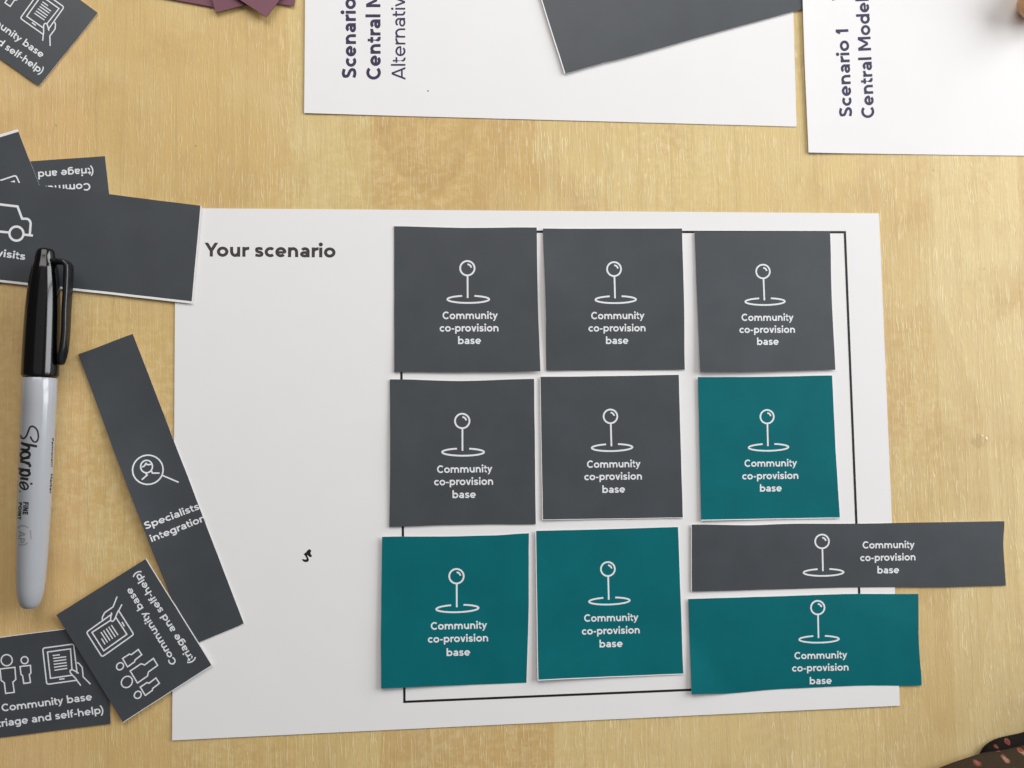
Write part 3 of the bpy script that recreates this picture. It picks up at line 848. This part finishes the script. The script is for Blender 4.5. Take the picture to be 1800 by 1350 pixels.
# plum cards piled at the top edge
GP = 'plum coloured cards piled at the top edge'
def plum(c, z0, label, seed, lift):
    return Sheet('plum_card', c, z0, [PURPLE, WHITE, EDGE_SHADE], label, 'card', GP, thick=0.28, lift=lift, seed=seed, n=20, rough=.2)
def square_from(corner, along, side_px):
    """square card: corner is where the two visible edges meet, along the unit direction of its bottom edge"""
    ax, ay = along; L = math.hypot(ax, ay); ax, ay = ax / L * side_px, ay / L * side_px
    bx, by = (ay, -ax) if ay * 0 - ax < 0 else (-ay, ax)
    return corner, (corner[0] + ax, corner[1] + ay), (corner[0] + ax + bx, corner[1] + ay + by), (corner[0] + bx, corner[1] + by)
# bottom-left, bottom-right, top-right, top-left -> Sheet order TL,TR,BR,BL
def plum_q(br, bl, h):
    dx, dy = br[0] - bl[0], br[1] - bl[1]; L = math.hypot(dx, dy); ux, uy = dy / L * h, -dx / L * h
    return [(bl[0] + ux, bl[1] + uy), (br[0] + ux, br[1] + uy), br, bl]
plum(plum_q((394, 17.0), (168, -25.3), 226), 0.35, 'leftmost plum card of the pile, its long edge sloping gently down to the right', 41, {'B': .4})
plum(plum_q((517.2, 11.6), (292, -24.0), 226), 0.70, 'plum card peeping out at the right of the pile beside the white sheet', 42, {'BR': .3})
plum(plum_q((597, -36.5), (379.7, 23.4), 226), 1.15, 'second plum card from the left, overlapped by the top one of the pile', 43, {'BL': .3, 'L': .2})
plum([(284, -89.5), (410, -282), (603, -154), (469.9, 32.9)], 1.75, 'plum card on top of the pile, its corner reaching lowest', 44, {'BR': 0, 'BL': .9, 'L': .5})

# ------------------------------------------------------------------ marker pen
PZ = 7.0
A0 = T(80.3, 437.0, PZ + .8); A1 = T(52.2, 1068.5, PZ - 1.0)
AX = (A1 - A0); PL = AX.length; AX.normalize()
SIDE = Vector((-AX.y, AX.x, 0)).normalized()
if SIDE.x < 0: SIDE = -SIDE
UPV = AX.cross(SIDE)
if UPV.z < 0: UPV = -UPV
CAPP = [(0.0, 0.0), (0.0, 1.7), (0.12, 2.3), (0.5, 2.85), (1.2, 3.15), (3.2, 3.52), (5.9, 4.1), (6.9, 4.38), (8.0, 4.62), (13, 5.35), (19, 5.85), (26, 6.2), (38, 6.45), (47.5, 6.5), (49.0, 6.45), (49.3, 6.2), (49.5, 5.9), (50.3, 5.85)]
BARP = [(48.5, 5.6), (50.3, 5.95), (50.45, 6.05), (60, 6.05), (80, 5.98), (96, 5.85), (110, 5.6), (122, 5.25), (130, 4.75), (133.6, 4.1), (135.6, 3.4), (136.6, 2.7), (137.0, 1.9), (137.0, 0.0)]
SC = PL / 137.0
def revolve(name, prof, mat, parent, seg=128):
    verts, faces = [], []
    for (t, r) in prof:
        c = A0 + AX * (t * SC)
        for k in range(seg):
            a = 2 * math.pi * k / seg
            verts.append(c + (SIDE * math.cos(a) + UPV * math.sin(a)) * r * SC)
    for i in range(len(prof) - 1):
        for k in range(seg):
            k2 = (k + 1) % seg
            faces.append((i * seg + k, i * seg + k2, (i + 1) * seg + k2, (i + 1) * seg + k))
    o = mesh_obj(name, verts, faces, mat, parent, smooth=True)
    bm = bmesh.new(); bm.from_mesh(o.data)
    bmesh.ops.remove_doubles(bm, verts=bm.verts, dist=1e-6)
    bmesh.ops.recalc_face_normals(bm, faces=bm.faces)
    bm.to_mesh(o.data); bm.free()
    return o
pen = bpy.data.objects.new('marker_pen', None); COL.objects.link(pen)
tag(pen, 'black capped permanent marker pen with a light grey barrel, lying on the visits card', 'marker pen')
def dens(prof, n=5):
    pts = []
    for (a, b) in zip(prof, prof[1:]):
        for j in range(n): pts.append((a[0] + (b[0] - a[0]) * j / n, a[1] + (b[1] - a[1]) * j / n))
    return pts + [prof[-1]]
def smooth_prof(prof, sub=4):
    return spline(prof, sub)
cap = revolve('cap', CAPP[:6] + spline(CAPP[6:15], 3) + CAPP[15:], CAPM, pen)
barrel = revolve('barrel', BARP[:3] + spline(BARP[3:], 4), BARREL, pen)
# pocket clip: swept bar standing off the side of the cap
def clip_mesh():
    path = [(5.0, 3.2, 2.3), (5.1, 6.4, 2.4), (5.5, 8.3, 2.5), (6.7, 9.25, 2.5), (9.0, 9.45, 2.5), (16, 9.45, 2.4), (24, 9.3, 2.3), (32, 9.35, 2.1), (38, 9.05, 2.1), (41, 8.55, 2.2), (43.2, 8.1, 2.0), (44.4, 7.9, 1.3), (44.9, 7.85, .5)]
    path3 = []
    p = [path[0]] + path + [path[-1]]
    for i in range(1, len(p) - 2):
        for j in range(5):
            t = j / 5; a, b, c, d = p[i - 1], p[i], p[i + 1], p[i + 2]
            path3.append(tuple(0.5 * (2 * b[q] + (c[q] - a[q]) * t + (2 * a[q] - 5 * b[q] + 4 * c[q] - d[q]) * t * t + (3 * b[q] - a[q] - 3 * c[q] + d[q]) * t ** 3) for q in range(3)))
    path3.append(path[-1])
    E1 = (SIDE * math.cos(math.radians(8)) + UPV * math.sin(math.radians(8)))
    E2 = (UPV * math.cos(math.radians(8)) - SIDE * math.sin(math.radians(8)))
    verts, faces = [], []
    seg = 16
    for i, (t, r, hw) in enumerate(path3):
        a = path3[max(0, i - 1)]; b = path3[min(len(path3) - 1, i + 1)]
        tx, ty = b[0] - a[0], b[1] - a[1]; L = math.hypot(tx, ty); tx, ty = tx / L, ty / L
        c = A0 + (AX * t + E1 * r) * SC
        nrm = (AX * -ty + E1 * tx)
        ht = min(1.1, hw * .8)
        for k in range(seg):
            an = 2 * math.pi * k / seg
            ca, sa = math.cos(an), math.sin(an)
            e = 0.55
            verts.append(c + nrm * (ht * math.copysign(abs(ca) ** e, ca)) * SC + E2 * (hw * math.copysign(abs(sa) ** e, sa)) * SC)
    m = len(path3)
    for i in range(m - 1):
        for k in range(seg):
            k2 = (k + 1) % seg
            faces.append((i * seg + k, i * seg + k2, (i + 1) * seg + k2, (i + 1) * seg + k))
    faces.append(tuple(range(seg))); faces.append(tuple((m - 1) * seg + k for k in reversed(range(seg))))
    o = mesh_obj('clip', verts, faces, CLIPM, cap, smooth=True)
    bm = bmesh.new(); bm.from_mesh(o.data); bmesh.ops.recalc_face_normals(bm, faces=bm.faces); bm.to_mesh(o.data); bm.free()
clip_mesh()
BP = spline(BARP[3:], 4)
def rad(t):
    t /= SC
    if t < 60: return 6.05 * SC
    for (a, ra), (b, rb) in zip(BP, BP[1:]):
        if a <= t <= b: return (ra + (rb - ra) * (t - a) / (b - a + 1e-9)) * SC
    return 0.1
def pen_surf(x, y, off):
    """print on the barrel: where the line of sight through a measured point meets the barrel"""
    d = (RT @ Vector(((x - 900.0) / FOC, -(y - 675.0) / FOC, -1.0))).normalized()
    s0 = (40 - CAMP.z) / d.z; best = None
    s = s0
    def dist(s):
        p = CAMP + d * s; q = p - A0; t = q.dot(AX)
        return (q - AX * t).length - rad(t) - off
    prev = s
    for i in range(240):
        v = dist(s)
        if v < 0: break
        if best is None or v < best[0]: best = (v, s)
        prev = s; s += 0.25
    else:
        p = CAMP + d * best[1]; q = p - A0; t = q.dot(AX)
        r = q - AX * t
        return A0 + AX * t + r.normalized() * (rad(t) + off)
    lo, hi = prev, s
    for _ in range(24):
        m = (lo + hi) / 2
        if dist(m) < 0: hi = m
        else: lo = m
    return CAMP + d * hi
script = Print(pen_surf, 0.03, 1.2)
zz = lambda pts: [(10 + x / 6.75, 680 + y / 6.75) for x, y in pts]
def sc(pts, w=4.4): script.stroke(zz(spline(pts, 6)), w)
sc([(292, 590), (315, 632), (345, 655), (375, 640), (388, 590), (378, 525), (350, 485), (315, 468), (285, 485), (262, 545), (240, 590), (212, 612), (186, 600), (176, 570)], 3.0)
sc([(372, 708), (320, 696), (262, 686), (215, 676), (180, 664)])
sc([(205, 680), (250, 694), (275, 712), (272, 738), (245, 748), (205, 745), (176, 738)])
sc([(278, 828), (285, 795), (262, 775), (218, 772), (182, 790), (178, 820), (200, 845), (245, 842), (278, 825)])
sc([(286, 838), (235, 845), (196, 856), (172, 872)])
sc([(288, 908), (235, 896), (170, 882)])
sc([(238, 900), (272, 914), (290, 934), (276, 950)])
sc([(290, 992), (225, 984), (150, 972)])
sc([(225, 984), (268, 1002), (285, 1030), (258, 1052), (208, 1050), (172, 1030), (176, 1006), (215, 986)])
sc([(268, 1098), (222, 1090), (172, 1082)])
script.poly(zz(arc(305, 1150, 15, 14, 0, 330, 11))); script.next()
sc([(205, 1126), (240, 1146), (266, 1178), (250, 1212), (212, 1214), (182, 1192), (166, 1160), (172, 1132), (186, 1190)][:7] + [(186, 1128), (212, 1165), (225, 1205)], 3.0)
script.poly(zz(arc(168, 1240, 12, 8, 0, 330, 11))); script.next()
script.text('FINE', (41.0, 883.0), (39.6, 904.5), 9.6, 0.26)
script.text('POINT', (32.6, 883.5), (30.6, 913.0), 6.2, 0.26)
script.text('Permanent', (91.2, 771), (89.6, 821), 3.6, 0.22)
script.text('Marker', (88.9, 833), (87.0, 868), 4.0, 0.22)
script.build('barrel_lettering', PENINK, barrel)
seal = Print(pen_surf, 0.03, 1.2)
seal.text('AP', (33.0, 932.5), (31.5, 953.5), 11.5, 0.15)
seal.stroke(spline([(49.5, 928), (44, 924.6), (38, 924.4), (33, 926), (31.5, 929)]), 1.5)
seal.stroke(spline([(48.5, 954.5), (43, 957.5), (37, 958), (32, 956)]), 1.5)
seal.text('acmi', (52.6, 932.5), (53.8, 948.0), 2.6, 0.2)
seal.build('seal_print', PENINK2, barrel)

# ------------------------------------------------------------------ clear dried glue spot on the wood
def glue():
    c = T(1722, 775)
    verts, faces = [], []
    nr, ns = 9, 40
    for i in range(nr + 1):
        q = i / nr
        for k in range(ns):
            a = 2 * math.pi * k / ns
            rr = 3.4 * q * (1 + .25 * noise.noise(Vector((math.cos(a) * 1.3, math.sin(a) * 1.3, 2.2))))
            x, y = rr * math.cos(a) * 1.1, rr * math.sin(a) * .85
            z = 0.02 + (1 - q ** 3) * (.12 + .22 * max(0, noise.noise(Vector((x * .9, y * .9, 7.7)))))
            if i == nr: z = 0.005
            verts.append((c.x + x, c.y + y, z))
    for i in range(nr):
        for k in range(ns):
            k2 = (k + 1) % ns
            faces.append((i * ns + k, (i + 1) * ns + k, (i + 1) * ns + k2, i * ns + k2))
    k = N('clear_dried_glue')
    mix = k.n('ShaderNodeMixShader'); tr = k.n('ShaderNodeBsdfTransparent'); gl = k.n('ShaderNodeBsdfGlossy')
    tr.inputs['Color'].default_value = (.985, .98, .97, 1); gl.inputs['Roughness'].default_value = .06
    mix.inputs[0].default_value = 0.07
    k.l(tr.outputs[0], mix.inputs[1]); k.l(tr.outputs[0], mix.inputs[1]); k.l(gl.outputs[0], mix.inputs[2])
    k.l(mix.outputs[0], k.t.nodes['Material Output'].inputs['Surface'])
    o = mesh_obj('glue_spot', verts, faces, k.m, smooth=True)
    tag(o, 'tiny clear shiny spot on the bare wood right of the worksheet', 'glue spot')
glue()

# ------------------------------------------------------------------ person with the floral sleeve (lower right)
person = bpy.data.objects.new('person', None); COL.objects.link(person)
tag(person, 'person in a dark brown sleeve with pink flowers at the lower right corner', 'person')
def cloth(name, line, zref, prof, mat, wrinkle, seed):
    base = [T(x, y, zref) for x, y in line]
    pts = spline([(p.x, p.y) for p in base], 8)
    verts, faces = [], []
    m = len(prof)
    for i, p in enumerate(pts):
        a = pts[max(0, i - 1)]; b = pts[min(len(pts) - 1, i + 1)]
        dx, dy = b[0] - a[0], b[1] - a[1]; L = math.hypot(dx, dy)
        nx, ny = dy / L, -dx / L                        # outwards, away from the page
        for (w, z) in prof:
            nz = noise.noise(Vector((p[0] * .06, (p[1] + w) * .05, seed))) * wrinkle
            far = min(1.0, max(0.0, w / 12.0))
            verts.append((p[0] + nx * (w + nz * far * .5), p[1] + ny * (w + nz * far * .5), max(0.3, z + nz * far)))
    n = len(pts)
    for i in range(n - 1):
        for j in range(m - 1):
            faces.append((i * m + j, (i + 1) * m + j, (i + 1) * m + j + 1, i * m + j + 1))
    o = mesh_obj(name, verts, faces, mat, person, smooth=True)
    sol = o.modifiers.new('thickness', 'SOLIDIFY'); sol.thickness = 0.0005; sol.offset = -1
    return o
lobe = spline([(16, .5), (7, 1.0), (2, 2.2), (0, 4), (.8, 7.5), (3.5, 13), (9, 23), (18, 36), (32, 56), (50, 84), (72, 122), (96, 170), (118, 230), (135, 300)], 4)
cloth('sleeve', [(1480, 1445), (1560, 1398), (1610, 1372), (1657.8, 1350), (1693, 1337.2), (1727, 1326.5), (1765, 1317), (1800, 1308.5), (1838, 1293), (1872, 1245), (1920, 1175), (1990, 1095), (2080, 1010)], 4.0, lobe, FABRIC, 3.0, 4.2)
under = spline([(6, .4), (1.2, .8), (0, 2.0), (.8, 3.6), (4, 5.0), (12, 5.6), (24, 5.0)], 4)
cloth('cuff_fold', [(1716, 1345), (1722, 1333), (1727.5, 1321), (1735, 1311.5), (1751, 1301.5), (1773, 1295.5), (1800, 1289.5), (1826, 1279), (1850, 1250), (1872, 1215)], 2.0, under, SHADED_FABRIC, 1.0, 9.1)

# ------------------------------------------------------------------ hand reaching in at the upper right
hand_p = bpy.data.objects.new('person', None); COL.objects.link(hand_p)
tag(hand_p, 'person whose tanned fingertip shows at the upper right corner on a white sheet', 'person')
def hand():
    P = lambda x, y, z: T(x, y, z) * MM
    V, E, Rd = [], [], []
    def add(co, r, par=None):
        V.append(co); Rd.append(r * MM); i = len(V) - 1
        if par is not None: E.append((par, i))
        return i
    palm = add(P(2230, -470, 24), 13)
    wrist = add(P(2360, -620, 28), 15, palm)
    f1 = add(P(2540, -820, 34), 20, wrist)
    f2 = add(P(2800, -1120, 42), 27, f1)
    fingers = [  # knuckle, middle joint, end joint, tip; the first one points at the sheet
        [(2100, -335, 19, 9.6), (1958, -165, 14, 9.2), (1876, -66, 10.5, 9.2), (1828, 2, 9.2, 9.8), (1812, 26, 8.8, 8.8)],
        [(2190, -310, 27, 9.8), (2120, -200, 25, 8.8), (2140, -130, 12, 7.8), (2185, -140, 8, 6.8)],
        [(2265, -330, 26, 9.4), (2215, -220, 24, 8.4), (2230, -155, 12, 7.5), (2272, -165, 8, 6.5)],
        [(2335, -370, 23, 8.4), (2300, -275, 20, 7.4), (2312, -215, 11, 6.6), (2345, -222, 7, 5.8)]]
    for f in fingers:
        prev = palm
        for k, (x, y, z, r) in enumerate(f):
            prev = add(P(x, y, z), r, prev)
    th = add(P(2120, -480, 18), 11, palm)
    th = add(P(2062, -400, 13), 9.2, th)
    th = add(P(2046, -335, 10), 8.0, th)
    me = bpy.data.meshes.new('hand'); me.from_pydata(V, E, [])
    o = bpy.data.objects.new('hand', me); COL.objects.link(o)
    sk = o.modifiers.new('skin', 'SKIN')
    for i, v in enumerate(me.skin_vertices[0].data):
        v.radius = (Rd[i], Rd[i]); v.use_root = (i == 0)
    sb = o.modifiers.new('sub', 'SUBSURF'); sb.levels = 2; sb.render_levels = 2
    dg = bpy.context.evaluated_depsgraph_get()
    me2 = bpy.data.meshes.new_from_object(o.evaluated_get(dg))
    o.modifiers.clear(); o.data = me2; me2.name = 'hand'
    me2.materials.clear(); me2.materials.append(SKIN)
    me2.polygons.foreach_set('use_smooth', [True] * len(me2.polygons))
    o.parent = hand_p
hand()
